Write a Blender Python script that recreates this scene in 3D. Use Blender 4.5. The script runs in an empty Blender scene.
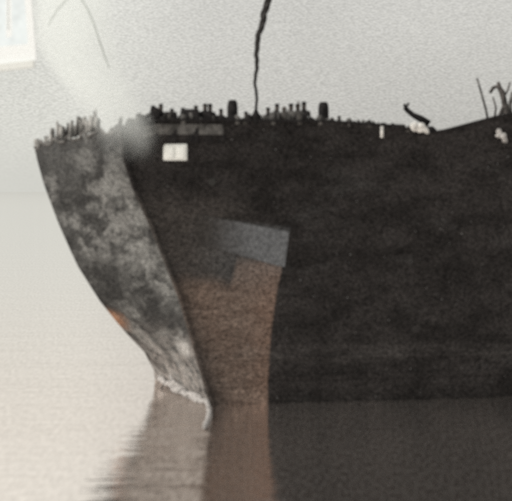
import bpy, bmesh, math, random
from mathutils import Vector, Matrix
random.seed(11)
R = math.radians
sc = bpy.context.scene
C = sc.collection

# ------------------------------------------------------------------ camera
F, HZ, H = 1540.0, 190.0, 9.77          # focal length and horizon row in photo pixels, eye height
cam_d = bpy.data.cameras.new('camera'); cam = bpy.data.objects.new('camera', cam_d); C.objects.link(cam)
cam.location = (0, 0, H); cam.rotation_euler = (R(90), 0, 0)
cam_d.sensor_width = 36; cam_d.lens = 36 * F / 512
cam_d.shift_y = -(250.5 - HZ) / 512
cam_d.clip_start = .5; cam_d.clip_end = 20000
cam_d.dof.use_dof = True; cam_d.dof.focus_distance = 600; cam_d.dof.aperture_fstop = .60
sc.camera = cam

# ------------------------------------------------------------------ sky and sun
SUN_EL, SUN_AZ = 36, 252                 # azimuth clockwise from +Y: sun far round to the left of the camera
w = bpy.data.worlds.new("World"); sc.world = w; w.use_nodes = True
nt = w.node_tree; nt.nodes.clear(); N = nt.nodes.new; L = nt.links.new
out = N('ShaderNodeOutputWorld'); bg = N('ShaderNodeBackground')
sky = N('ShaderNodeTexSky'); sky.sky_type = 'NISHITA'; sky.sun_disc = False
sky.sun_elevation = R(SUN_EL); sky.sun_rotation = R(SUN_AZ)
sky.air_density = 1.5; sky.dust_density = 5
tc = N('ShaderNodeTexCoord')
hs = N('ShaderNodeHueSaturation'); hs.inputs['Saturation'].default_value = .12; hs.inputs['Value'].default_value = .05
L(sky.outputs[0], hs.inputs['Color'])
n1 = N('ShaderNodeTexNoise'); n1.inputs['Scale'].default_value = 5; n1.inputs['Detail'].default_value = 3
n2 = N('ShaderNodeTexNoise'); n2.inputs['Scale'].default_value = 720; n2.inputs['Detail'].default_value = 3
L(tc.outputs['Generated'], n1.inputs['Vector'])
mp = N('ShaderNodeMapping'); mp.inputs['Rotation'].default_value = (0, R(40), 0); mp.inputs['Scale'].default_value = (.62, .6, 1.15)
L(tc.outputs['Generated'], mp.inputs['Vector']); L(mp.outputs[0], n2.inputs['Vector'])
r1 = N('ShaderNodeMapRange'); r1.inputs['From Min'].default_value = .3; r1.inputs['From Max'].default_value = .7
r1.inputs['To Min'].default_value = .90; r1.inputs['To Max'].default_value = 1.08
r2 = N('ShaderNodeMapRange'); r2.inputs['From Min'].default_value = .25; r2.inputs['From Max'].default_value = .75
r2.inputs['To Min'].default_value = .86; r2.inputs['To Max'].default_value = 1.14
L(n1.outputs[0], r1.inputs[0])
sz0 = N('ShaderNodeSeparateXYZ'); L(tc.outputs['Generated'], sz0.inputs[0])
fz = N('ShaderNodeMapRange'); fz.interpolation_type = 'SMOOTHSTEP'; L(sz0.outputs[2], fz.inputs[0]); fz.inputs['From Min'].default_value = 0; fz.inputs['From Max'].default_value = .06; fz.inputs['To Min'].default_value = .12
gmx = N('ShaderNodeMix'); gmx.data_type = 'FLOAT'; L(fz.outputs[0], gmx.inputs[0]); gmx.inputs[2].default_value = .5; L(n2.outputs[0], gmx.inputs[3])
L(gmx.outputs[0], r2.inputs[0])
mm = N('ShaderNodeMath'); mm.operation = 'MULTIPLY'; L(r1.outputs[0], mm.inputs[0]); L(r2.outputs[0], mm.inputs[1])
cl = N('ShaderNodeMix'); cl.data_type = 'RGBA'; cl.blend_type = 'ADD'; cl.inputs[0].default_value = 1
cl.inputs[6].default_value = (.50, .492, .462, 1); L(hs.outputs[0], cl.inputs[7])
vm = N('ShaderNodeVectorMath'); vm.operation = 'SCALE'; L(cl.outputs[2], vm.inputs[0]); L(mm.outputs[0], vm.inputs['Scale'])
sx = N('ShaderNodeSeparateXYZ'); L(tc.outputs['Generated'], sx.inputs[0])
rb = N('ShaderNodeMapRange'); rb.interpolation_type = 'SMOOTHSTEP'; L(sx.outputs[0], rb.inputs[0])
rb.inputs['From Min'].default_value = -.135; rb.inputs['From Max'].default_value = -.02; rb.inputs['To Min'].default_value = 1; rb.inputs['To Max'].default_value = 0
bank = N('ShaderNodeMix'); bank.data_type = 'RGBA'; L(rb.outputs[0], bank.inputs[0]); bank.inputs[6].default_value = (.94, .94, .935, 1); bank.inputs[7].default_value = (1.245, 1.26, 1.235, 1)
bm_ = N('ShaderNodeMix'); bm_.data_type = 'RGBA'; bm_.blend_type = 'MULTIPLY'; bm_.inputs[0].default_value = 1; L(vm.outputs[0], bm_.inputs[6]); L(bank.outputs[2], bm_.inputs[7])
L(bm_.outputs[2], bg.inputs['Color']); bg.inputs['Strength'].default_value = 1.0
L(bg.outputs[0], out.inputs[0])

sd = bpy.data.lights.new('sun', 'SUN'); sd.energy = 1.5; sd.angle = R(14); sd.color = (1, .95, .88)
so = bpy.data.objects.new('sun', sd); C.objects.link(so)
az, el = R(SUN_AZ), R(SUN_EL)
sdir = Vector((math.sin(az) * math.cos(el), math.cos(az) * math.cos(el), math.sin(el)))
so.rotation_euler = sdir.to_track_quat('Z', 'Y').to_euler(); so.location = sdir * 300

sc.view_settings.view_transform = 'Standard'; sc.view_settings.look = 'None'
sc.view_settings.exposure = 0; sc.view_settings.gamma = 1
sc.cycles.use_denoising = False; sc.cycles.volume_bounces = 6; sc.cycles.max_bounces = 12
sc.cycles.volume_step_rate = 1.0; sc.cycles.use_adaptive_sampling = False
sc.cycles.filter_width = 2.2

# ------------------------------------------------------------------ helpers
def P(px, py, Y): return Vector(((px - 256) * Y / F, Y, H - (py - HZ) * Y / F))
def link(o, parent=None):
    C.objects.link(o)
    if parent: o.parent = parent
    return o
def obj(name, bm, mat, parent=None, off=None, smooth=True):
    me = bpy.data.meshes.new(name)
    if off is not None: bmesh.ops.translate(bm, verts=bm.verts, vec=-Vector(off))
    bmesh.ops.recalc_face_normals(bm, faces=bm.faces)
    bm.to_mesh(me); bm.free()
    if smooth:
        for p in me.polygons: p.use_smooth = True
    o = bpy.data.objects.new(name, me); me.materials.append(mat)
    return link(o, parent)
def thing(name, label, cat, loc=(0, 0, 0), rz=0, group=None):
    o = bpy.data.objects.new(name, None); C.objects.link(o); o.location = loc; o.rotation_euler = (0, 0, rz)
    o.empty_display_size = .2
    tag(o, label, cat, group); return o
def tag(o, label, cat, group=None):
    o['label'] = label; o['category'] = cat
    if group: o['group'] = group
    return o
def tube(bm, pts, rad, n=8, cap=True):
    pts = [Vector(p) for p in pts]
    if not hasattr(rad, '__len__'): rad = [rad] * len(pts)
    rings = []
    up = Vector((.13, .97, .2)).normalized()
    for i, p in enumerate(pts):
        d = (pts[min(i + 1, len(pts) - 1)] - pts[max(i - 1, 0)]).normalized()
        a = d.cross(up)
        if a.length < .1: a = d.cross(Vector((1, 0, 0)))
        a.normalize(); b = d.cross(a)
        rings.append([bm.verts.new(p + (a * math.cos(2 * math.pi * k / n) + b * math.sin(2 * math.pi * k / n)) * rad[i]) for k in range(n)])
    for r, s in zip(rings, rings[1:]):
        for k in range(n): bm.faces.new((r[k], r[(k + 1) % n], s[(k + 1) % n], s[k]))
    if cap: bm.faces.new(rings[0]); bm.faces.new(rings[-1])
    return bm
def lathe(bm, prof, n=16, loc=(0, 0, 0)):
    loc = Vector(loc); rings = []
    for r, z in prof:
        rings.append([bm.verts.new(loc + Vector((r * math.cos(2 * math.pi * k / n), r * math.sin(2 * math.pi * k / n), z))) for k in range(n)])
    for r, s in zip(rings, rings[1:]):
        for k in range(n): bm.faces.new((r[k], r[(k + 1) % n], s[(k + 1) % n], s[k]))
    bm.faces.new(rings[0]); bm.faces.new(rings[-1]); return bm
def box(bm, lo, hi, bev=0):
    r = bmesh.ops.create_cube(bm, size=1)
    lo, hi = Vector(lo), Vector(hi); c = (lo + hi) / 2; s = hi - lo
    for v in r['verts']: v.co = Vector((v.co.x * s.x, v.co.y * s.y, v.co.z * s.z)) + c
    if bev:
        es = {e for v in r['verts'] for e in v.link_edges}
        bmesh.ops.bevel(bm, geom=list(es), offset=bev, segments=2, affect='EDGES', profile=.6)
    return bm
def interp(tab, x):
    if x <= tab[0][0]: a, b = tab[0], tab[1]
    elif x >= tab[-1][0]: a, b = tab[-2], tab[-1]
    else:
        for a, b in zip(tab, tab[1:]):
            if a[0] <= x <= b[0]: break
    t = (x - a[0]) / (b[0] - a[0])
    return [p + (q - p) * t for p, q in zip(a[1:], b[1:])]

# ------------------------------------------------------------------ materials
class NT:
    def grain(s, k=1.0):
        m = s.n('ShaderNodeMapping'); m.inputs['Rotation'].default_value = (0, R(40), 0); m.inputs['Scale'].default_value = (.6, .8, 1.15); s.l(s.pos, m.inputs['Vector'])
        return s.noise(13.0 * k, 3, .75, vec=m.outputs[0])
    def __init__(s, name):
        s.m = bpy.data.materials.new(name); s.m.use_nodes = True; s.t = s.m.node_tree; s.t.nodes.clear()
        s.out = s.n('ShaderNodeOutputMaterial')
        s.pos = s.n('ShaderNodeNewGeometry').outputs['Position']
    def n(s, k): return s.t.nodes.new(k)
    def l(s, a, b): s.t.links.new(a, b)
    def put(s, sock, v):
        if isinstance(v, bpy.types.NodeSocket): s.l(v, sock)
        else: sock.default_value = v
    def math(s, op, a, b=0, clamp=False):
        m = s.n('ShaderNodeMath'); m.operation = op; m.use_clamp = clamp
        s.put(m.inputs[0], a); s.put(m.inputs[1], b); return m.outputs[0]
    def noise(s, scale, detail=3, rough=.6, vec=None, stretch=None, dist=0):
        m = s.n('ShaderNodeTexNoise'); m.inputs['Scale'].default_value = scale; m.inputs['Detail'].default_value = detail
        m.inputs['Roughness'].default_value = rough; m.inputs['Distortion'].default_value = dist
        v = vec or s.pos
        if stretch:
            q = s.n('ShaderNodeVectorMath'); q.operation = 'MULTIPLY'; s.l(v, q.inputs[0]); q.inputs[1].default_value = stretch; v = q.outputs[0]
        s.l(v, m.inputs['Vector']); return m.outputs[0]
    def ramp(s, x, a, b, c=0, d=1):
        m = s.n('ShaderNodeMapRange'); m.interpolation_type = 'SMOOTHSTEP'
        s.put(m.inputs[0], x); m.inputs[1].default_value = a; m.inputs[2].default_value = b
        s.put(m.inputs[3], c); s.put(m.inputs[4], d); return m.outputs[0]
    def mix(s, f, a, b, mode='MIX'):
        m = s.n('ShaderNodeMix'); m.data_type = 'RGBA'; m.blend_type = mode
        s.put(m.inputs[0], f)
        s.put(m.inputs[6], a if isinstance(a, bpy.types.NodeSocket) else (*a, 1)); s.put(m.inputs[7], b if isinstance(b, bpy.types.NodeSocket) else (*b, 1))
        return m.outputs[2]
    def scale(s, col, f):
        m = s.n('ShaderNodeVectorMath'); m.operation = 'SCALE'
        if isinstance(col, bpy.types.NodeSocket): s.l(col, m.inputs[0])
        else: m.inputs[0].default_value = col
        s.put(m.inputs['Scale'], f); return m.outputs[0]
    def xyz(s):
        m = s.n('ShaderNodeSeparateXYZ'); s.l(s.pos, m.inputs[0]); return m.outputs
    def pbr(s, col, rough=.85, spec=.15, bump=None, bs=.3, bd=.02, metal=0):
        b = s.n('ShaderNodeBsdfPrincipled'); s.put(b.inputs['Base Color'], col if isinstance(col, bpy.types.NodeSocket) else (*col, 1))
        s.put(b.inputs['Roughness'], rough); b.inputs['Specular IOR Level'].default_value = spec; b.inputs['Metallic'].default_value = metal
        if bump is not None:
            q = s.n('ShaderNodeBump'); q.inputs['Strength'].default_value = bs; q.inputs['Distance'].default_value = bd
            s.l(bump, q.inputs['Height']); s.l(q.outputs[0], b.inputs['Normal'])
        s.l(b.outputs[0], s.out.inputs[0]); return s.m
GR = 7.0     # grain: one grain about four photo pixels
def plain(name, col, var=.5, rough=.85, spec=.15, scale=GR):
    t = NT(name); g = t.ramp(t.noise(scale, 3), .3, .7, 1 - var, 1 + var)
    h = t.noise(scale * 2, 2)
    return t.pbr(t.scale(col, g), rough, spec, h, .3, .01)

# --- hull paint
def hull_side():
    t = NT('hull_side_paint'); x, y, z = t.xyz()
    big = t.noise(.45, 4, .6, stretch=(1, 1, 2.2)); mid = t.noise(1.6, 4, .65, stretch=(.6, .6, 1.8)); fine = t.grain(); fine2 = t.grain(.55)
    streak = t.noise(1.0, 3, .6, stretch=(.12, .12, 3.2))
    col = t.mix(t.ramp(big, .35, .65), (.0195, .0176, .0170), (.034, .0305, .0295))
    col = t.mix(t.ramp(t.noise(.6, 4, .6, stretch=(.6, .6, 1.3)), .56, .74, 0, .5), col, (.052, .050, .049))
    col = t.mix(t.math('MULTIPLY', t.ramp(t.math('ADD', z, t.math('MULTIPLY', t.noise(.8, 4, .6, stretch=(.5, .5, 1)), .8)), .4, 1.6, .35, 0), 1.0), col, (.010, .0095, .009))
    dull = t.math('MULTIPLY', t.ramp(x, -2.4, .6, 1, 0), t.ramp(z, 10.2, 8.6, 0, 1))
    col = t.mix(t.math('MULTIPLY', dull, t.ramp(mid, .3, .65, .25, .6)), col, (.075, .066, .060))
    # glass reflection painted as a large brown area next to the stem, straight right-hand edge
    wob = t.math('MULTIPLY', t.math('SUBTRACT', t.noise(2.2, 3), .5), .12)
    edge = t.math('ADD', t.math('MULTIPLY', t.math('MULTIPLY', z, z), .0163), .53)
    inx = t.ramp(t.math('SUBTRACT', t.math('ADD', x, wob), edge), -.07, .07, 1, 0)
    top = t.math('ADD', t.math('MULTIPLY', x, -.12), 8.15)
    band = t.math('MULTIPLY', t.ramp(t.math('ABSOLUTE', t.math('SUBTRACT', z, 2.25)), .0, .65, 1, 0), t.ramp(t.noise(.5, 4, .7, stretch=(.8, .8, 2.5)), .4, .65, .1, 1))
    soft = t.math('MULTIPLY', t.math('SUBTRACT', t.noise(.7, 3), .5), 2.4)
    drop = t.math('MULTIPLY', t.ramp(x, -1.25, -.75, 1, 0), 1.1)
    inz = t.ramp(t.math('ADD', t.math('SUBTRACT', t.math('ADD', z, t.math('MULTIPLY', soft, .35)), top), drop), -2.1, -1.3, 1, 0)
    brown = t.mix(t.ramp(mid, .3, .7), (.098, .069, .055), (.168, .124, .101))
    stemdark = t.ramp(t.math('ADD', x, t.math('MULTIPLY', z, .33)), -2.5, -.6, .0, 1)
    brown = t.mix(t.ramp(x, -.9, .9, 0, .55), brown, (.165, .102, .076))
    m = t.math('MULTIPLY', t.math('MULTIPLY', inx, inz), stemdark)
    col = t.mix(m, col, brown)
    # grey part of the glass reflection, painted on above it
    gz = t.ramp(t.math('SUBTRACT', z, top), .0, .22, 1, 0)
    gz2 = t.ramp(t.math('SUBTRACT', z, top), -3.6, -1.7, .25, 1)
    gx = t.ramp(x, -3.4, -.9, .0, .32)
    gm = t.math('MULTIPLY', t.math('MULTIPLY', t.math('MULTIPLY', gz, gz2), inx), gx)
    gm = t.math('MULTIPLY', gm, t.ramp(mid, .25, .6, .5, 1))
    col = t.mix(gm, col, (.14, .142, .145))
    col = t.mix(t.math('MULTIPLY', band, .14), col, (.20, .185, .175))
    g = t.ramp(fine, .36, .68, .45, 2.0); g2 = t.ramp(fine2, .3, .7, .93, 1.07)
    col = t.scale(t.scale(col, g), g2)
    sparks = t.noise(13, 0); col = t.mix(t.ramp(sparks, .86, .88), col, (.3, .3, .3))
    return t.pbr(col, .9, .06, fine, .5, .02)
def hull_bow():  # worn paint, lightened overall to carry the light on this face
    t = NT('hull_bow_lit_paint'); x, y, z = t.xyz()
    big = t.noise(.75, 4, .62, dist=.6); mid = t.noise(2.2, 4, .65); fine = t.grain(); fine2 = t.grain(.55)
    col = t.mix(t.ramp(big, .40, .66), (.042, .041, .040), (.20, .198, .19))
    along = t.math('ADD', x, t.math('MULTIPLY', z, .42))      # distance towards the stem
    col = t.mix(t.math('MULTIPLY', t.ramp(along, -2.6, -4.2, 0, .75), t.ramp(z, 3.0, 6.0)), col, (.036, .035, .034))
    col = t.mix(t.math('MULTIPLY', t.ramp(t.noise(1.1, 3, .6), .48, .62), t.ramp(z, 5.5, 7.5, 0, .5)), col, (.24, .235, .225))
    low = t.ramp(z, .3, 4.5, 1, 0)
    col = t.mix(t.math('MULTIPLY', low, t.ramp(mid, .36, .62, .0, .95)), col, (.33, .30, .28))
    col = t.mix(t.math('MULTIPLY', t.ramp(z, 9.2, 11.5, 0, .6), t.ramp(mid, .4, .6)), col, (.05, .05, .05))
    # one orange bloom on the edge
    d = t.n('ShaderNodeVectorMath'); d.operation = 'DISTANCE'; t.l(t.pos, d.inputs[0]); d.inputs[1].default_value = ORANGE
    col = t.mix(t.ramp(t.math('ADD', d.outputs['Value'], t.math('MULTIPLY', mid, .9)), .45, 1.7, .8, 0), col, (.42, .22, .13))
    for q_, c_, r_, a_ in ((PALE1, (.50, .48, .46), 1.5, .9), (PALE2, (.45, .42, .40), 1.5, .7), (DARK1, (.06, .05, .045), 1.9, .85)):
        d = t.n('ShaderNodeVectorMath'); d.operation = 'DISTANCE'; t.l(t.pos, d.inputs[0]); d.inputs[1].default_value = q_
        col = t.mix(t.ramp(t.math('ADD', d.outputs['Value'], t.math('MULTIPLY', mid, 1.4)), .6, r_, a_, 0), col, c_)
    g = t.ramp(fine, .3, .7, .38, 1.62); g2 = t.ramp(fine2, .3, .7, .8, 1.2)
    return t.pbr(t.scale(t.scale(col, g), g2), .9, .08, fine, .5, .02)

# ------------------------------------------------------------------ hull lines (photo rows turned into depths once, then a solid hull)
Cpx = [(122, 142, 68.0), (124, 160, 68.2), (134, 190, 68.6), (150, 225, 69), (165, 262, 69.3), (180, 300, 69.6), (193, 345, 69.8), (203, 380, 70), (211, 405, 70)]
Spx = [(34, 142, 71.8), (36, 156, 71.7), (44, 185, 71.5), (59, 225, 71.3), (77, 265, 71.3), (99, 300, 71.8), (123, 330, 73.2), (143, 350, 75.4), (153, 366, 77.6), (155, 380, 79.2)]
def byz(tab):
    r = []
    for px, py, Y in tab:
        p = P(px, py, Y); r.append((p.z, p.x, p.y))
    return sorted(r)
Cz, Sz = byz(Cpx), byz(Spx)
ORANGE = tuple(P(112, 321, 72.6))
PALE1 = tuple(P(188, 345, 70.6)); PALE2 = tuple(P(162, 345, 73)); DARK1 = tuple(P(156, 362, 76))
def side_dir(z): return Vector((1, .225, 0))
LEN = 34.0
def topz_side(s):      # s: metres aft of the stem
    return interp([(0, 12.5), (1.5, 12.85), (8.7, 12.9), (11.5, 12.72), (12.9, 12.40), (13.5, 12.45), (16.5, 13.3), (24, 14.0), (LEN, 14.4)], s)[0]
def side_pt(s, z):
    cx, cy = interp(Cz, z)
    t = min(s / 9.0, 1); t = t * t * (3 - 2 * t)
    # stem rake fades aft into a slab side
    cx0, cy0 = interp(Cz, 5.0)
    x = cx + s * (1 - (cx - cx0) / LEN * 1.0); yy = cy + (cy0 - cy) * t * .6 + s * .225
    bulge = .30 * math.sin(math.pi * min(1, s / LEN))
    return Vector((x, yy - bulge, z))
def bow_pt(u, z):      # u 0 at stem, 1 at port edge
    cx, cy = interp(Cz, z); sx, sy = interp(Sz, z)
    a = Vector((cx, cy, z)); b = Vector((sx, sy, z))
    nrm = Vector((b.y - a.y, -(b.x - a.x), 0)).normalized()
    if nrm.y > 0: nrm = -nrm
    f = math.sin(math.pi * u)
    return a.lerp(b, u) + nrm * .22 * f * (0.4 + .6 * z / 12)
def port_pt(s, z):
    sx, sy = interp(Sz, z); return Vector((sx + 1.3 * s * .9, sy + 1.3 * s * .25, z)) if s > 0 else Vector((sx, sy, z))

HULL_BASE = Vector((-1.0, 74, 0))
ship = thing('moored_ship', 'large dark hulled ship with raked bow and weathered bow face toned pale as lit on calm water', 'ship', HULL_BASE)
ZS = [-1.5, -.5, 0, .5, 1, 1.7, 2.4, 3.2, 4, 5, 6, 7, 8, 9, 10, 10.8, 11.4]
def grid(bm, rows):
    vs = [[bm.verts.new(p) for p in r] for r in rows]
    for a, b in zip(vs, vs[1:]):
        for i in range(len(a) - 1): bm.faces.new((a[i], a[i + 1], b[i + 1], b[i]))
    return vs
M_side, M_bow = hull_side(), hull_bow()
M_dark = plain('dark_iron', (.022, .020, .020), .5)
M_black = plain('tarred_timber', (.014, .013, .013), .5)
M_deck = plain('wet_deck_planks', (.06, .055, .05), .4)
M_railpaint = plain('worn_grey_rail_paint', (.105, .10, .095), .55, scale=3.2)
M_white = plain('white_paint', (.86, .86, .82), .06, .6, .3)
M_canvas = plain('pale_canvas', (.62, .60, .57), .3)

# starboard side
bm = bmesh.new(); SS = [i * .6 for i in range(0, 31)] + [20, 22, 25, 28, 31, LEN]
rows = []
def side_rows(off=0.0):
    rows = []
    for k in range(25):
        f = k / 24; row = []
        for s in SS:
            zz = -1.5 + (topz_side(s) + 1.5) * f
            row.append(side_pt(s, zz) + Vector((0, off, 0)))
        rows.append(row)
    return rows
grid(bm, side_rows())
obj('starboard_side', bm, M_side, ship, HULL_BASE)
# bow face
def bow_top(u): return interp([(0, 12.3), (.25, 12.35), (.45, 12.1), (.75, 11.95), (1, 11.75)], u)[0] + .10 * math.sin(u * 37) + .06 * math.sin(u * 71)
bm = bmesh.new(); rows = []
for k in range(25):
    f = k / 24; rows.append([bow_pt(u / 14, -1.5 + (bow_top(u / 14) + 1.5) * f) for u in range(15)])
grid(bm, rows)
obj('bow_face', bm, M_bow, ship, HULL_BASE)['label'] = 'weathered bow face with orange bloom, toned pale grey as lit'
# port side, transom and deck close the hull
bm = bmesh.new(); rows = []
for k in range(13):
    z = -1.5 + 13.25 * k / 12; sx, sy = interp(Sz, z); a = Vector((sx, sy, z)); c = side_pt(LEN, z) + Vector((-2.2, 9, 0))
    rows.append([a.lerp(c, t) + Vector((0, 2.2 * math.sin(math.pi * t), 0)) for t in [i / 12 for i in range(13)]] + [side_pt(LEN, z)])
grid(bm, rows); obj('port_side', bm, M_side, ship, HULL_BASE)
bm = bmesh.new()
ZD = 11.85
loop = [bow_pt(u / 8, ZD) + Vector((.15, .15, 0)) for u in range(8, -1, -1)] + [side_pt(s, ZD) + Vector((0, .12, 0)) for s in (1, 3, 6, 9, 12, 16, 20, 26, LEN)]
sx, sy = interp(Sz, ZD); c = side_pt(LEN, ZD) + Vector((-2.3, 8.8, 0)); a = Vector((sx, sy, ZD))
loop += [a.lerp(c, t) + Vector((0, 2.1 * math.sin(math.pi * t), 0)) for t in (1, .8, .6, .4, .2)]
bm.faces.new([bm.verts.new(p) for p in loop]); bmesh.ops.triangulate(bm, faces=bm.faces)
obj('deck', bm, M_deck, ship, HULL_BASE, False)
# inner bulwark skin (gives the bulwark its thickness) and cap rail
def cap_path(): return [side_pt(s, topz_side(s)) + Vector((0, .05, .03)) for s in SS]
bm = bmesh.new(); rows = [[side_pt(s, topz_side(s)) + Vector((0, .12, 0)) for s in SS], [side_pt(s, ZD - .05) + Vector((0, .12, 0)) for s in SS]]
grid(bm, rows); obj('bulwark_lining', bm, M_dark, ship, HULL_BASE)
bm = bmesh.new(); pp = cap_path()
for a, b in zip(pp, pp[1:]): pass
r0 = [p + Vector((0, -.13, -.05)) for p in pp]; r1_ = [p + Vector((0, -.13, .05)) for p in pp]; r2_ = [p + Vector((0, .13, .05)) for p in pp]; r3 = [p + Vector((0, .13, -.05)) for p in pp]
grid(bm, [r0, r1_, r2_, r3, r0]); obj('cap_rail', bm, M_dark, ship, HULL_BASE, False)
bm = bmesh.new(); tube(bm, [bow_pt(u / 40, bow_top(u / 40)) + Vector((0, 0, .02)) for u in range(41)], .07, 6)
obj('cap_rail', bm, M_railpaint, ship, HULL_BASE)
# pale worn strake below the cap on the fore part
def strake(name, s0, s1, za, zb, mat, proud, n=30):
    bm = bmesh.new()
    ss = [s0 + (s1 - s0) * i / n for i in range(n + 1)]
    f = lambda s, z, o: side_pt(s, z(s) if callable(z) else z) + Vector((0, o, 0))
    grid(bm, [[f(s, za, .02) for s in ss], [f(s, za, -proud) for s in ss], [f(s, zb, -proud) for s in ss], [f(s, zb, .02) for s in ss]])
    for e in (0, n):
        pass
    return obj(name, bm, mat, ship, HULL_BASE, False)
strake('rubbing_strake', .9, 4.2, lambda s: topz_side(s) - .62, lambda s: topz_side(s) - .16, M_railpaint, .05)['label'] = 'short pale worn strake below the rail near the bow'
strake('rubbing_strake', .5, LEN, 1.05, 1.30, M_side, .03, 60)
strake('rubbing_strake', .9, LEN, 2.0, 2.16, M_side, .03, 60)
# stem bar: dark timber down the corner between bow face and side
bm = bmesh.new()
zz = [-1.4 + 13.5 * i / 30 for i in range(31)]
rr = []
for z in zz:
    p = Vector((*interp(Cz, z), z)); wd = .11
    rr.append([p + Vector((-wd * .5, -.02, 0)), p + Vector((0, -.16, 0)), p + Vector((wd * 1.2, -.14, 0)), p + Vector((wd * 1.8, .06, 0)), p + Vector((0, .25, 0)), p + Vector((-wd * .5, -.02, 0))])
grid(bm, rr); obj('stem_post', bm, M_side, ship, HULL_BASE)
# square white port
c = P(176, 152.5, 69.0); s_here = 2.35
def on_side(px, py):
    best = None
    for i in range(0, 900):
        s = i * .03
        q0 = side_pt(s, 10); z = H - (py - HZ) * q0.y / F
        q = side_pt(s, z); ppx = 256 + q.x * F / q.y
        if best is None or abs(ppx - px) < best[0]: best = (abs(ppx - px), q, s)
    return best[1], best[2]
c, _ = on_side(175.5, 152.5)
pt = bmesh.new(); box(pt, (-.53, -.20, -.37), (.53, .25, .37), .05)
po = obj('square_port', pt, plain('white_port_frame', (.80, .80, .76), .06, .6, .3), ship); po.location = c - HULL_BASE; po['label'] = 'white two pane square port below the rail'
for sgn in (-1, 1):
    b2 = bmesh.new(); box(b2, (sgn * .24 - .19, -.235, -.27), (sgn * .24 + .19, -.19, .27), .03)
    obj('pane', b2, M_white, po)
# grey plate shaped and coloured as a glass reflection on the side
tp = NT('grey_reflection_paint'); px_, py_, pz_ = tp.xyz()
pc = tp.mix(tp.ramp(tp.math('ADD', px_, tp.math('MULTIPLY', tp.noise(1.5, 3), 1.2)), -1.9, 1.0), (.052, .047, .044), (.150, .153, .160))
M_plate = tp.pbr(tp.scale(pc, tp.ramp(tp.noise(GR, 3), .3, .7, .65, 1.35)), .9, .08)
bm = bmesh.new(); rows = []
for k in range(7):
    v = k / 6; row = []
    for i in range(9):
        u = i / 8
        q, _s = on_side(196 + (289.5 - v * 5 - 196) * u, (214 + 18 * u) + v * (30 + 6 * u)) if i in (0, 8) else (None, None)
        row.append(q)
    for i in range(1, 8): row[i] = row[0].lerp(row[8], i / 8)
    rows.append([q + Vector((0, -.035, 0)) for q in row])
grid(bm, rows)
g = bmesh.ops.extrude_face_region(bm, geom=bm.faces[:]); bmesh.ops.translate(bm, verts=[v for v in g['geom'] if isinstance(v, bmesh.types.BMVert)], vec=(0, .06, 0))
pl = obj('reflection_plate', bm, M_plate, ship, HULL_BASE, False); pl['label'] = 'grey rectangular glass reflection built as a plate above the brown area'

# fore rail stanchions, bent and broken
M_post = plain('fogged_post', (.30, .29, .275), .5, scale=3.2)  # pale colour stands in for fog over the posts
rnd = random.Random(5)
for i in range(30):
    px = 38 + i * 2.05 + rnd.uniform(-.8, .8); tb = interp([(36, 150), (50, 141), (62, 136), (80, 131), (100, 126)], px)[0]
    env = interp([(36, 10), (45, 13), (57, 17), (62, 10), (68, 20), (73, 9), (79, 20), (87, 8), (95, 19), (100, 12)], px)[0] * rnd.uniform(.45, 1.05)
    Y = 71.8 - (px - 36) / 90 * 3 + rnd.uniform(0, .5); r = rnd.choice((.05, .07, .09, .12, .15)); py1 = tb - env
    a, b = P(px, tb + 4, Y), P(px + rnd.uniform(-2, 2), py1, Y); m_ = a.lerp(b, .5) + Vector((rnd.uniform(-.06, .06), 0, 0))
    bm = bmesh.new(); tube(bm, [a, m_, b], [r, r * .9, r * rnd.uniform(.4, .9)], 7)
    obj('stanchion', bm, M_post if rnd.random() < .7 else M_railpaint, ship, HULL_BASE)
# uneven posts and stubs of the open rail along the starboard side
M_stub = plain('weathered_rail_post', (.06, .056, .052), .6, scale=3.2)
for i in range(92):
    px = 101 + i * 3.55 + rnd.uniform(-1.2, 1.2)
    s_ = 1.5 + (px - 157) / 23.9
    if s_ > 0: q = side_pt(s_, topz_side(s_)) + Vector((0, .12, 0))
    else:
        u = min(1, -s_ * .26); q = bow_pt(u * .4, bow_top(u * .4)) + Vector((0, .1, 0))
    env = interp([(100, 7), (125, 13), (150, 9), (215, 8), (232, 6), (262, 9), (275, 13), (305, 15), (312, 8), (330, 5), (350, 5), (380, 4), (425, 3)], px)[0]
    hgt_ = env * rnd.uniform(.3, 1.0) * .046; r = rnd.choice((.03, .05, .07, .10, .13, .16))
    bm = bmesh.new(); tube(bm, [q - Vector((0, 0, .15)), q + Vector((rnd.uniform(-.05, .05), 0, hgt_ * .6)), q + Vector((rnd.uniform(-.08, .08), 0, hgt_))], [r, r * .95, r * rnd.uniform(.4, .9)], 7)
    obj('rail_post', bm, rnd.choice((M_stub, M_dark, M_railpaint)), ship, HULL_BASE)
# two timber mooring posts standing proud of the rail
def mooring_post(px, top, wpx, Y):
    bm = bmesh.new(); a = P(px, top, Y); wd = wpx * Y / F / 2
    lathe(bm, [(wd * .95, ZD), (wd * 1.02, 12.4), (wd * .96, a.z - .32), (wd * .85, a.z - .12), (wd * .7, a.z - .03), (wd * .45, a.z)], 14, (a.x, Y, 0))
    return obj('mooring_post', bm, M_dark, ship, HULL_BASE)
mooring_post(232.5, 100, 11, 71.0); mooring_post(323.5, 102, 11, 73.2)
# pale stanchion by the gangway
bm = bmesh.new(); q, _ = on_side(382, 132); tube(bm, [q + Vector((0, -.12, -.28)), q + Vector((0, -.12, .25))], .08, 8); obj('fairlead', bm, M_canvas, ship, HULL_BASE)
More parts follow.
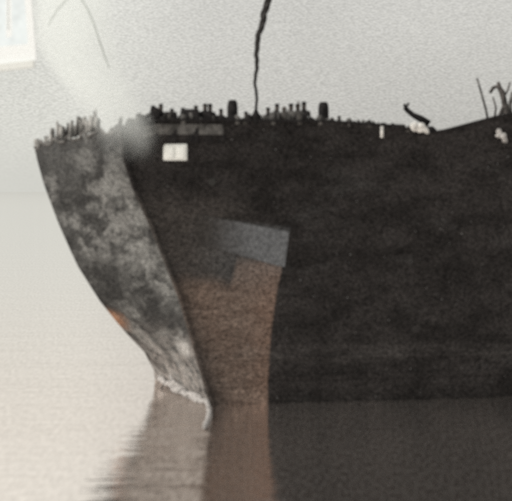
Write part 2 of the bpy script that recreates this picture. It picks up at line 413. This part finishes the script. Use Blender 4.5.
# hawse fitting and freeing ports low contrast on the side
for px, py in [(212, 182)]:
    q, _ = on_side(px, py); bm = bmesh.new()
    bmesh.ops.create_cone(bm, cap_ends=True, segments=18, radius1=.2, radius2=.16, depth=.1, matrix=Matrix.Translation(q + Vector((0, -.04, 0))) @ Matrix.Rotation(R(90), 4, 'X'))
    obj('hawse_ring', bm, plain('worn_ring', (.042, .040, .038), .4), ship, HULL_BASE, False)
# bundles, lockers and deck clutter that make the ragged skyline (parts fixed to the rail)
for px, top, wpx in [(345, 121, 20), (365, 126, 26), (395, 125, 20), (218, 116, 14), (268, 117, 10), (190, 110, 18), (171, 112, 12), (155, 108, 9), (207, 111, 10), (278, 112, 16), (295, 111, 16), (248, 116, 8), (310, 118, 8)]:
    s = max(.5, (px - 130) / 22); q = side_pt(s, topz_side(s)); Y = q.y + .5; a = P(px, top, Y); wd = wpx * Y / F / 2
    bm = bmesh.new(); box(bm, (-wd, -.35, ZD), (wd, .35, a.z), .09)
    for v in bm.verts: v.co.x += random.uniform(-.03, .03); v.co.z += random.uniform(-.04, .04) if v.co.z > ZD + .5 else 0
    bmesh.ops.translate(bm, verts=bm.verts, vec=(a.x, Y, 0)); obj('deck_locker', bm, M_dark if px < 262 or px > 315 else M_railpaint, ship, HULL_BASE)

# ------------------------------------------------------------------ rope rising from the deck
rp = [(256, 124, 3.0), (255.5, 110, 3.0), (256.5, 95, 3.2), (255.5, 82, 3.4), (256.5, 68, 4.2), (256, 55, 5), (258, 45, 5.6), (258.5, 36, 6), (262, 24, 6.8), (263.5, 14, 7.2), (268, 4, 7.6), (271, -10, 8), (273, -40, 8), (274, -90, 8)]
YR = 71.4
def rope_c(t):
    px, py, wv = interp([(i, *r) for i, r in enumerate(rp)], t); return P(px, py, YR), wv * YR / F / 2
rope = thing('hanging_rope', 'thick crooked dark rope rising from deck past top of picture', 'rope', rope_c(0)[0])
for k in range(3):
    pts, rad = [], []
    for i in range(260):
        t = i / 259 * (len(rp) - 1); p, r = rope_c(t); a = 2 * math.pi * (k / 3) + p.z * 4.5
        wob = Vector((.03 * math.sin(p.z * 3.3), 0, 0))
        pts.append(p + wob + Vector((math.cos(a), math.sin(a), 0)) * r * .46); rad.append(r * .56)
    bm = bmesh.new(); tube(bm, pts, rad, 7); obj('strand', bm, plain('tarred_hemp', (.035, .033, .032), .5, scale=9) if k == 0 else bpy.data.materials['tarred_hemp'], rope, rope_c(0)[0])
bm = bmesh.new(); c0 = P(256, 119, YR)
lathe(bm, [(.42, 0), (.40, .12), (.30, .2), (.24, .38), (.12, .55), (.07, .7)], 14, (c0.x, YR, c0.z - .25)); obj('coil', bm, M_black, rope, rope_c(0)[0])

# ------------------------------------------------------------------ people at the rail
def skin_body(chains, name):
    """chains: list of lists of (x, y, z, r); first point of later chains snaps to an existing joint by index (chain, point)"""
    me = bpy.data.meshes.new(name); vs, es, rs = [], [], []; idx = {}
    for ci, ch in enumerate(chains):
        prev = None
        for pi, p in enumerate(ch):
            if isinstance(p, tuple) and p[0] == 'at': cur = idx[p[1]]
            else: cur = len(vs); vs.append(p[:3]); rs.append(p[3])
            idx[(ci, pi)] = cur
            if prev is not None: es.append((prev, cur))
            prev = cur
    me.from_pydata(vs, es, []); o = bpy.data.objects.new(name, me); C.objects.link(o)
    md = o.modifiers.new('s', 'SKIN'); md.use_smooth_shade = True
    for i, r in enumerate(rs):
        v = me.skin_vertices[0].data[i]; rr_ = r if hasattr(r, '__len__') else (r, r); v.radius = rr_; v.use_root = (i == 0)
    o.modifiers.new('u', 'SUBSURF').levels = 1
    dg = bpy.context.evaluated_depsgraph_get(); dg.update()
    m2 = bpy.data.meshes.new_from_object(o.evaluated_get(dg)); bpy.data.objects.remove(o); m2.name = name
    for p in m2.polygons: p.use_smooth = True
    return m2
def body_mesh(pose):
    la, ra = pose
    ch = [[(0, 0, .95, (.15, .11)), (0, 0, 1.1, (.14, .1)), (0, 0, 1.28, (.17, .115)), (0, 0, 1.42, (.14, .09)), (0, -.01, 1.49, .075), (0, -.02, 1.565, (.095, .11)), (0, -.015, 1.66, (.115, .135)), (0, -.01, 1.74, (.085, .1))],
          [('at', (0, 0)), (.1, 0, .86, .09), (.11, -.01, .5, .06), (.11, .01, .09, .045), (.12, -.14, .03, .035)],
          [('at', (0, 0)), (-.1, 0, .86, .09), (-.11, -.01, .5, .06), (-.11, .01, .09, .045), (-.12, -.14, .03, .035)],
          [('at', (0, 3))] + [tuple(p) for p in la], [('at', (0, 3))] + [(-p[0], *p[1:]) for p in ra]]
    return skin_body(ch, 'body')
down = [(.2, 0, 1.4, .06), (.25, .01, 1.13, .043), (.24, -.05, .9, .032), (.24, -.07, .82, .03)]
rail = [(.2, 0, 1.4, .06), (.27, -.06, 1.16, .043), (.2, -.28, 1.1, .032), (.17, -.36, 1.1, .03)]
upa = [(.2, 0, 1.42, .06), (.34, -.04, 1.58, .043), (.32, -.08, 1.84, .032), (.31, -.08, 1.93, .03)]
bodies = [body_mesh(p) for p in ((down, down), (rail, rail), (rail, down), (upa, rail), (down, rail))]
coat_me = skin_body([[(0, .005, .72, (.21, .16)), (0, .005, 1.0, (.18, .14)), (0, .005, 1.26, (.195, .14)), (0, .005, 1.41, (.17, .115)), (0, .0, 1.455, (.07, .07))],
                     [('at', (0, 3)), (.2, 0, 1.39, .078), (.25, 0, 1.22, .062)], [('at', (0, 3)), (-.2, 0, 1.39, .078), (-.25, 0, 1.22, .062)]], 'coat')
def cap_mesh(kind):
    bm = bmesh.new()
    if kind == 'flat':
        lathe(bm, [(.095, 1.69), (.11, 1.73), (.11, 1.765), (.085, 1.79), (.02, 1.80)], 14, (0, -.015, 0)); box(bm, (-.07, -.2, 1.70), (.07, -.09, 1.715))
    else:
        lathe(bm, [(.112, 1.70), (.112, 1.712), (.1, 1.715), (.095, 1.82), (.07, 1.835)], 14, (0, -.015, 0))
    me = bpy.data.meshes.new('hat'); bm.to_mesh(me); bm.free(); return me
hats = [cap_mesh('flat'), cap_mesh('brim')]
def nose(): 
    bm = bmesh.new(); bmesh.ops.create_cone(bm, cap_ends=True, segments=6, radius1=.016, radius2=.004, depth=.05, matrix=Matrix.Translation((0, -.115, 1.645))); me = bpy.data.meshes.new('nose'); bm.to_mesh(me); bm.free(); return me
nose_me = nose()
M_skin = plain('weathered_skin', (.10, .085, .076), .2)
M_coats = [plain('black_wool', (.018, .018, .019), .4), plain('charcoal_wool', (.045, .043, .042), .4), plain('grey_wool', (.13, .125, .12), .4), plain('pale_oilskin', (.34, .32, .29), .3)]
M_body = plain('dark_serge', (.035, .033, .034), .4)
for m_ in bodies: m_.materials.clear(); m_.materials.append(M_body); m_.materials.append(M_skin)
for m_ in bodies:
    for p in m_.polygons:
        c_ = p.center
        if c_.z > 1.5 or (abs(c_.x) > .15 and c_.z < .9): p.material_index = 1
nose_me.materials.append(M_skin)
def person(px, top, Y, pose, coat, hat, label, rz=0, sc_=1):
    h = P(px, top, Y).z; z0 = h - (1.83 if hat is not None else 1.77) * sc_
    z0 = ZD
    sc_ = (h - z0) / (1.82 if hat is not None else 1.76)
    t = thing('person', label, 'person', (P(px, top, Y).x, Y, z0), rz, 'people lined up along the ship rail')
    t.scale = (min(sc_ * 1.0, 1.1),) * 2 + (sc_,)
    me = bodies[pose]; b = link(bpy.data.objects.new('body', me), t)
    c_ = coat_me.copy(); c_.materials.clear(); c_.materials.append(M_coats[coat]); link(bpy.data.objects.new('coat', c_), t)
    link(bpy.data.objects.new('nose', nose_me), b)
    if hat is not None:
        hm = hats[hat].copy(); hm.materials.clear(); hm.materials.append(M_coats[0 if coat != 0 else 1]); link(bpy.data.objects.new('hat', hm), t)
    return t
people = [
 (153, 105, 0, 1, 0, 'figure in dark coat at the rail right of the steam, first along the rail'),
 (161, 104, 1, 0, 1, 'black coated figure leaning on rail above left side of white square port'),
 (172, 108, 2, 0, 0, 'short black coated figure directly above the white square port'),
 (183, 108, 1, 1, 1, 'charcoal coated figure leaning on rail just right of white square port'),
 (196, 105, 0, 0, 0, 'black coated figure left of the close pair before first mooring post'),
 (205, 103, 4, 0, 0, 'left one of close pair of black coated figures before first mooring post'),
 (210, 104, 1, 1, 1, 'right one of close pair of figures, charcoal coat, before first mooring post'),
 (221, 109, 0, 2, 1, 'small grey coated figure just left of the first mooring post'),
 (246, 111, 1, 1, 0, 'low charcoal coated figure between first mooring post and the rope'),
 (268, 107, 0, 2, 0, 'grey coated figure next right of the hanging rope'),
 (277, 104, 2, 2, 1, 'grey coated figure, second to the right of the hanging rope'),
 (284, 106, 1, 3, None, 'bareheaded figure in pale oilskin in middle of the rail group'),
 (291, 103, 3, 2, 0, 'grey coated figure with one raised arm in the rail group'),
 (298, 103, 0, 1, 0, 'charcoal coated figure at right of the rail group beside a taller one'),
 (304, 102, 4, 1, 1, 'tallest charcoal coated figure at right end of the rail group'),
 (339, 116, 1, 0, 1, 'low black coated figure just right of the second mooring post'),
 (356, 121, 2, 1, 0, 'stooping charcoal coated figure between second mooring post and winch'),
]
for px, top, pose, coat, hat, lab in people:
    s = (px - 130) / 22; q = side_pt(max(s, .5), 12); person(px, top, q.y + .62 + random.uniform(0, .25), pose, coat, hat, lab, random.uniform(-.5, .5))
person(95, 111, 73.4, 4, 1, 1, 'lone blurred figure with brimmed hat on foredeck half hidden by steam', .4)

# ------------------------------------------------------------------ gear on the after part of the deck
YG = 74.6
der = thing('cargo_winch_arm', 'dark arm tilting up to the left above rail beside white canvas bundle', 'winch', P(425, 128, YG))
b0 = P(425, 128, YG)
bm = bmesh.new(); tube(bm, [P(404, 104, YG), P(407, 110, YG), P(413, 115, YG), P(421, 119, YG), P(429, 124, YG)], [.06, .12, .13, .17, .18], 10); obj('arm', bm, M_dark, der, b0)
bm = bmesh.new(); tube(bm, [P(404, 110, YG - .1), P(409, 103, YG - .1)], [.06, .05], 8); obj('hook', bm, M_dark, der, b0)
bm = bmesh.new(); lathe(bm, [(.3, 11.85), (.28, 12.3), (.36, 12.4), (.36, 12.7), (.2, 12.85)], 12, (P(429, 128, YG).x, YG, 0)); obj('drum', bm, M_dark, der, b0)
def rail_y(px): return side_pt(1.5 + (px - 157) / 23.9, 12.3).y
def bundle(name, pts, Y, label, cat, mat, seed):
    rnd = random.Random(seed); bm = bmesh.new()
    for px, py, r in pts:
        mt = Matrix.Translation(P(px, py, Y + rnd.uniform(-.1, .1))); bmesh.ops.create_icosphere(bm, subdivisions=3, radius=r * Y / F, matrix=mt)
    o = obj(name, bm, mat, None)
    md = o.modifiers.new('r', 'REMESH'); md.mode = 'VOXEL'; md.voxel_size = .06; md.use_smooth_shade = True
    tx = bpy.data.textures.new(name, 'CLOUDS'); tx.noise_scale = .35
    d = o.modifiers.new('d', 'DISPLACE'); d.texture = tx; d.strength = .3; d.mid_level = .5
    return tag(o, label, cat)
bundle('canvas_bundle', [(415, 127, 3.6), (421, 128, 4.2), (426, 130, 3.6), (428, 133, 2.2)], rail_y(418) - .1, 'crumpled pale canvas bundle lying on the rail below dark tilted arm', 'bundle', M_canvas, 3)
bundle('canvas_bundle', [(499, 131, 2.6), (503, 136, 3.4), (505, 141, 2.6), (498, 136, 2.0)], rail_y(503) - .15, 'pale rag like canvas hung over the hull side near right edge', 'bundle', plain('grey_canvas', (.42, .40, .385), .4), 7)
# boat davit and leaning pole at the right edge
YD = 77.2
M_davit = plain('greyed_iron', (.095, .085, .08), .6)
dv = thing('boat_davit', 'dark hooked boat davit standing on raised deck at right edge', 'davit', P(506, 122, YD)); b0 = P(506, 122, YD)
bm = bmesh.new(); tube(bm, [P(508, 128, YD), P(506, 112, YD), P(504, 100, YD), P(502, 92, YD), P(498, 86, YD), P(493, 88, YD), P(490, 93, YD)], [.2, .17, .14, .15, .12, .09, .07], 10); obj('curved_arm', bm, M_davit, dv, b0)
bm = bmesh.new(); tube(bm, [P(500, 88, YD), P(498, 82, YD)], [.1, .08], 8); obj('head_block', bm, M_davit, dv, b0)
bm = bmesh.new(); tube(bm, [P(498, 122, YD), P(501, 112, YD), P(504, 104, YD)], [.1, .08, .06], 8); obj('brace', bm, M_davit, dv, b0)
for q3 in ([P(494, 122, YD), P(496, 108, YD), P(493, 97, YD)], [P(503, 98, YD), P(508, 90, YD), P(510, 82, YD)], [P(500, 114, YD), P(509, 108, YD)]):
    bm = bmesh.new(); tube(bm, q3, [.06, .05, .04][:len(q3)], 7); obj('stay', bm, M_davit, dv, b0)
bm = bmesh.new(); tube(bm, [P(511, 120, YD), P(510, 105, YD), P(513, 92, YD)], [.1, .1, .1], 8); obj('guy_post', bm, M_railpaint, dv, b0)
lp = bmesh.new(); tube(lp, [P(488.5, 124, YD - .3), P(486, 110, YD - .3), P(481, 92, YD - .3), P(477, 78, YD - .3)], [.06, .06, .055, .045], 8)
tag(obj('leaning_pole', lp, M_railpaint, None), 'thin grey pole leaning left just before the hooked davit', 'pole')
#bl = bmesh.new(); box(bl, (-.9, -.5, 0), (.9, .5, 1.2), .2); q = P(500, 125, YD + .8); bmesh.ops.translate(bl, verts=bl.verts, vec=(q.x, q.y, q.z - 1.2))

# ------------------------------------------------------------------ glass reflections built as solid objects, top left: arched wire and framed panes
YW = 66
wp = [(48, 26), (52, 18), (58, 9), (66, 0), (73, -6), (80, -3), (87, 8), (94, 24), (99, 40), (104, 54), (109, 68)]
bm = bmesh.new(); tube(bm, [P(x, y, YW) for x, y in wp], [.025, .04, .045, .05, .05, .05, .05, .045, .04, .035, .02], 8)
tag(obj('reflected_wire', bm, plain('grey_reflected_wire', (.27, .29, .27), .3), None), 'glass reflection of a thin pale grey wire arching down in the misty sky left of the rope', 'wire')
YF = 60
def quad_ring(bm, outer, inner, Y, th):
    a = [bm.verts.new(P(x, y, Y)) for x, y in outer]; b = [bm.verts.new(P(x, y, Y)) for x, y in inner]
    fs = [bm.faces.new((a[i], a[(i + 1) % 4], b[(i + 1) % 4], b[i])) for i in range(4)]
    g = bmesh.ops.extrude_face_region(bm, geom=fs); bmesh.ops.translate(bm, verts=[v for v in g['geom'] if isinstance(v, bmesh.types.BMVert)], vec=(0, th, 0))
b0 = P(0, 60, YF)
win_reflection = thing('window_reflection', 'bright white framed glass reflection with pale green panes in top left corner', 'window_reflection', b0)
M_reflected_frame = plain('bright_white_gloss', (.93, .95, .95), .03, .4, .3)
gl = NT('greenish_reflection_glow'); e = gl.n('ShaderNodeEmission'); e.inputs[1].default_value = 1  # emission gives the reflected panes their brightness
_, _, gz_ = gl.xyz(); e.inputs[0].default_value = (.70, .80, .75, 1); gl.l(gl.scale((.85, .88, .845), gl.ramp(gl.noise(1.6, 3), .3, .7, .93, 1.08)), e.inputs[0]); gl.l(e.outputs[0], gl.out.inputs[0])
bm = bmesh.new(); quad_ring(bm, [(-45, -70), (26, -70), (36.5, 61), (-45, 70)], [(-38, -62), (20, -62), (28, 44), (-38, 50)], YF, .16); obj('reflected_frame', bm, M_reflected_frame, win_reflection, b0, False)
bm = bmesh.new(); quad_ring(bm, [(-38, -62), (20, -62), (28, 44), (-38, 50)], [(6, -50), (10, -50), (12, 36), (6, 38)], YF + .05, .1)
obj('pane', bm, gl.m, win_reflection, b0, False)  # pane of the glass reflection
bm = bmesh.new(); quad_ring(bm, [(6, -50), (10, -50), (12, 36), (6, 38)], [(7.5, -40), (8.5, -40), (9.5, 30), (7.5, 30)], YF + .02, .12); obj('reflected_glazing_bar', bm, M_reflected_frame, win_reflection, b0, False)
bm = bmesh.new(); box(bm, tuple(P(-45, 76, YF) + Vector((0, -.1, 0))), tuple(P(34, 69, YF) + Vector((0, .2, 0)))); 
for v in bm.verts: v.co.z += (v.co.x - P(-45, 76, YF).x) * .11
obj('reflected_sill', bm, plain('pale_reflected_sill', (.80, .81, .78), .04), win_reflection, b0, False)

# ------------------------------------------------------------------ water
t = NT('calm_water'); x, y, z = t.xyz()
glo = t.n('ShaderNodeBsdfGlossy'); dif = t.n('ShaderNodeBsdfDiffuse'); mx = t.n('ShaderNodeMixShader')
rip = t.noise(1.3, 3, .6, stretch=(.22, 1, 1)); sm = t.noise(7, 2, .6, stretch=(.6, 1, 1)); swell = t.noise(.22, 2, .5, stretch=(.35, 1, 1))
hgt = t.math('ADD', t.math('MULTIPLY', rip, .8), t.math('ADD', t.math('MULTIPLY', sm, .10), t.math('MULTIPLY', swell, 1.2)))
bp = t.n('ShaderNodeBump'); bp.inputs['Strength'].default_value = .6; bp.inputs['Distance'].default_value = .075
t.l(hgt, bp.inputs['Height']); t.l(bp.outputs[0], glo.inputs['Normal'])
lw = t.n('ShaderNodeLayerWeight'); lw.inputs[0].default_value = .5
near = t.ramp(lw.outputs['Facing'], .84, .99, 1, 0)
gcol = t.scale(t.mix(near, (1, .99, .98), (1.0, .925, .88)), t.ramp(t.noise(5.5, 3, .7, stretch=(1.0, .17, 1)), .3, .7, .90, 1.10))
t.l(gcol, glo.inputs['Color']); glo.inputs['Roughness'].default_value = .04; glo.distribution = 'MULTI_GGX'
dif.inputs['Color'].default_value = (.38, .36, .345, 1); gn = t.noise(9.5, 3, .7, stretch=(1, .17, 1))
t.l(t.math('SUBTRACT', 1.0, t.math('MULTIPLY', t.ramp(near, 0, 1, .01, 1), t.ramp(gn, .32, .68, .0, .115))), mx.inputs[0])
t.l(dif.outputs[0], mx.inputs[1]); t.l(glo.outputs[0], mx.inputs[2]); t.l(mx.outputs[0], t.out.inputs[0])
bm = bmesh.new(); bmesh.ops.create_grid(bm, x_segments=8, y_segments=8, size=8000)
wat = obj('water', bm, t.m, None, None, False); wat['kind'] = 'structure'; wat['label'] = 'calm pale water reflecting overcast sky and the dark hull'

# foam line curling along the foot of the bow
fm = NT('foam'); fb = fm.n('ShaderNodeBsdfDiffuse'); fb.inputs[0].default_value = (.44, .415, .40, 1); tr = fm.n('ShaderNodeBsdfTransparent'); fx = fm.n('ShaderNodeMixShader')
fm.l(fm.ramp(fm.noise(5, 3, .6), .33, .55, .2, 1), fx.inputs[0]); fm.l(tr.outputs[0], fx.inputs[1]); fm.l(fb.outputs[0], fx.inputs[2]); fm.l(fx.outputs[0], fm.out.inputs[0])
bm = bmesh.new(); fp = []
Yw = lambda py: H * F / (py - HZ)
def W(px, py, dz=0): Y = Yw(py); return Vector(((px - 256) * Y / F, Y, dz))
for i in range(50):
    u = .84 - i / 49 * .81; q = bow_pt(u, 0); q = bow_pt(u, .05 + .42 * max(0, (u - .15)) ** 1.2); fp.append(q + Vector((-.08, -.24 - .1 * math.sin(i * .35), .04 + .05 * math.sin(i * .55))))
c_ = fp[-1]
for k in range(1, 14): fp.append(c_ + Vector((.16 * math.sin(k / 13 * 3.3) + .012 * k, -.62 * k, 0)))
rad = [.07 + .15 * math.sin(math.pi * min(1, (i + 6) / 68)) + .03 * math.sin(i * .33 + 1) + .015 * math.sin(i * 1.7) for i in range(len(fp))]
rad[0] = .02; rad[-1] = .02
tube(bm, fp, rad, 8)
tube(bm, [p + Vector((-.05 + .1 * math.sin(i * .4), .02, .42 + .16 * math.sin(i * .21) - .010 * i)) for i, p in enumerate(fp[8:46])], [.03 + .10 * abs(math.sin(i * .17)) for i in range(38)], 7)
fo = obj('foam_line', bm, fm.m, None); fo['kind'] = 'stuff'; fo['label'] = 'pale foam line curling along the foot of the bow'; fo['category'] = 'foam'

# pale sheet on the water, coloured as the reflection of the bow
ws = NT('reflection_sheet'); wb = ws.n('ShaderNodeBsdfDiffuse'); wb.inputs[0].default_value = (.34, .295, .265, 1); wt = ws.n('ShaderNodeBsdfTransparent'); wx = ws.n('ShaderNodeMixShader')
at = ws.n('ShaderNodeAttribute'); at.attribute_name = 'thick'
wn = ws.noise(2.2, 4, .65, stretch=(.5, .3, 1)); wg = ws.noise(5.5, 2, .7, stretch=(1, .17, 1))
fa = ws.math('MULTIPLY', ws.ramp(ws.math('ADD', at.outputs['Fac'], ws.math('MULTIPLY', ws.math('SUBTRACT', wn, .5), .9)), .1, .8), ws.ramp(wg, .3, .7, .35, 1.0))
wl = ws.noise(.75, 4, .65, stretch=(.45, .8, 1)); fa = ws.math('MULTIPLY', fa, ws.ramp(wl, .36, .60, .45, 1.0))
ws.l(fa, wx.inputs[0]); ws.l(wt.outputs[0], wx.inputs[1]); ws.l(wb.outputs[0], wx.inputs[2]); ws.l(wx.outputs[0], ws.out.inputs[0])
bm = bmesh.new(); rows = []; th = []
for py, a, b in [(378, 168, 180), (384, 164, 192), (392, 158, 203), (402, 150, 211), (412, 144, 214), (430, 136, 214), (450, 126, 212), (475, 116, 210), (501, 108, 207), (530, 100, 206), (570, 96, 206)]:
    rows.append([W(a + (b - a) * k / 16, py, .004) for k in range(17)]); th.append([min(1, k / 6.5, (16 - k) / 2.6) * (1 if 378 < py < 570 else 0) for k in range(17)])
lay = bm.verts.layers.float.new('thick'); vs = grid(bm, rows)
for rv, rt in zip(vs, th):
    for v, q in zip(rv, rt): v[lay] = q
wo = obj('reflection_sheet', bm, ws.m, None, None, False); wo['kind'] = 'stuff'; wo['label'] = 'pale brownish sheet on the water painted as the bow reflection'; wo['category'] = 'water_reflection'

# ------------------------------------------------------------------ volume standing in for a pale glass reflection, and fog at the foredeck
st = NT('glare'); pv = st.n('ShaderNodeVolumePrincipled'); pv.inputs['Color'].default_value = (.97, 1, .985, 1); pv.inputs['Anisotropy'].default_value = .2
sx_, sy_, sz_ = st.xyz()
nz = st.noise(.55, 4, .6)
YS = 64.5; up = st.ramp(sz_, 11.6, 16.5)                  # 0 by the deck, 1 high up
cxs = st.math('ADD', (128 - 256) * YS / F, st.math('MULTIPLY', up, (75 - 128) * YS / F))
hw = st.math('ADD', 34 * YS / F, st.math('MULTIPLY', up, 6 * YS / F))
dd = st.math('DIVIDE', st.math('ABSOLUTE', st.math('SUBTRACT', sx_, cxs)), hw)
wob = st.math('MULTIPLY', st.math('SUBTRACT', nz, .5), st.math('SUBTRACT', 1.5, up))
fall = st.math('ADD', st.math('MULTIPLY', st.ramp(st.math('ADD', dd, wob), .35, 1.0, 1, 0), st.math('SUBTRACT', 1, up)), st.math('MULTIPLY', st.ramp(dd, .86, 1.0, 1, 0), up))
lowd = st.ramp(sz_, 12.0, 15.0, 1, 0); base = st.ramp(st.math('ADD', sz_, st.math('MULTIPLY', nz, 1.6)), 11.6, 13.6)
dens = st.math('MULTIPLY', st.math('MULTIPLY', fall, base), st.math('MULTIPLY', st.math('ADD', .19, st.math('MULTIPLY', lowd, -.06)), st.ramp(nz, .35, .6, .45, 1.3)))
st.l(dens, pv.inputs['Density']); st.l(pv.outputs[0], st.out.inputs['Volume'])
bm = bmesh.new(); rows = []
for px0, px1, py in [(90, 168, 168), (84, 172, 148), (70, 172, 136), (56, 166, 124), (44, 154, 112), (38, 138, 98), (36, 126, 80), (35, 118, 55), (34, 116, 20), (34, 115, -20), (34, 115, -70)]:
    Y = 64.5; a, b = P(px0, py, Y), P(px1, py, Y); c = (a + b) / 2; rx = (b.x - a.x) / 2
    rows.append([c + Vector((rx * math.copysign(abs(math.cos(k * math.pi / 12)) ** .7, math.cos(k * math.pi / 12)), 2.6 * math.sin(k * math.pi / 12), 0)) for k in range(24)])
vs = [[bm.verts.new(p) for p in r] for r in rows]
for a, b in zip(vs, vs[1:]):
    for k in range(24): bm.faces.new((a[k], a[(k + 1) % 24], b[(k + 1) % 24], b[k]))
bm.faces.new(vs[0]); bm.faces.new(vs[-1])
so_ = obj('glare', bm, st.m, None); so_['kind'] = 'stuff'; so_['label'] = 'pale greenish glare column over the foredeck, a glass reflection built as volume'; so_['category'] = 'glare'
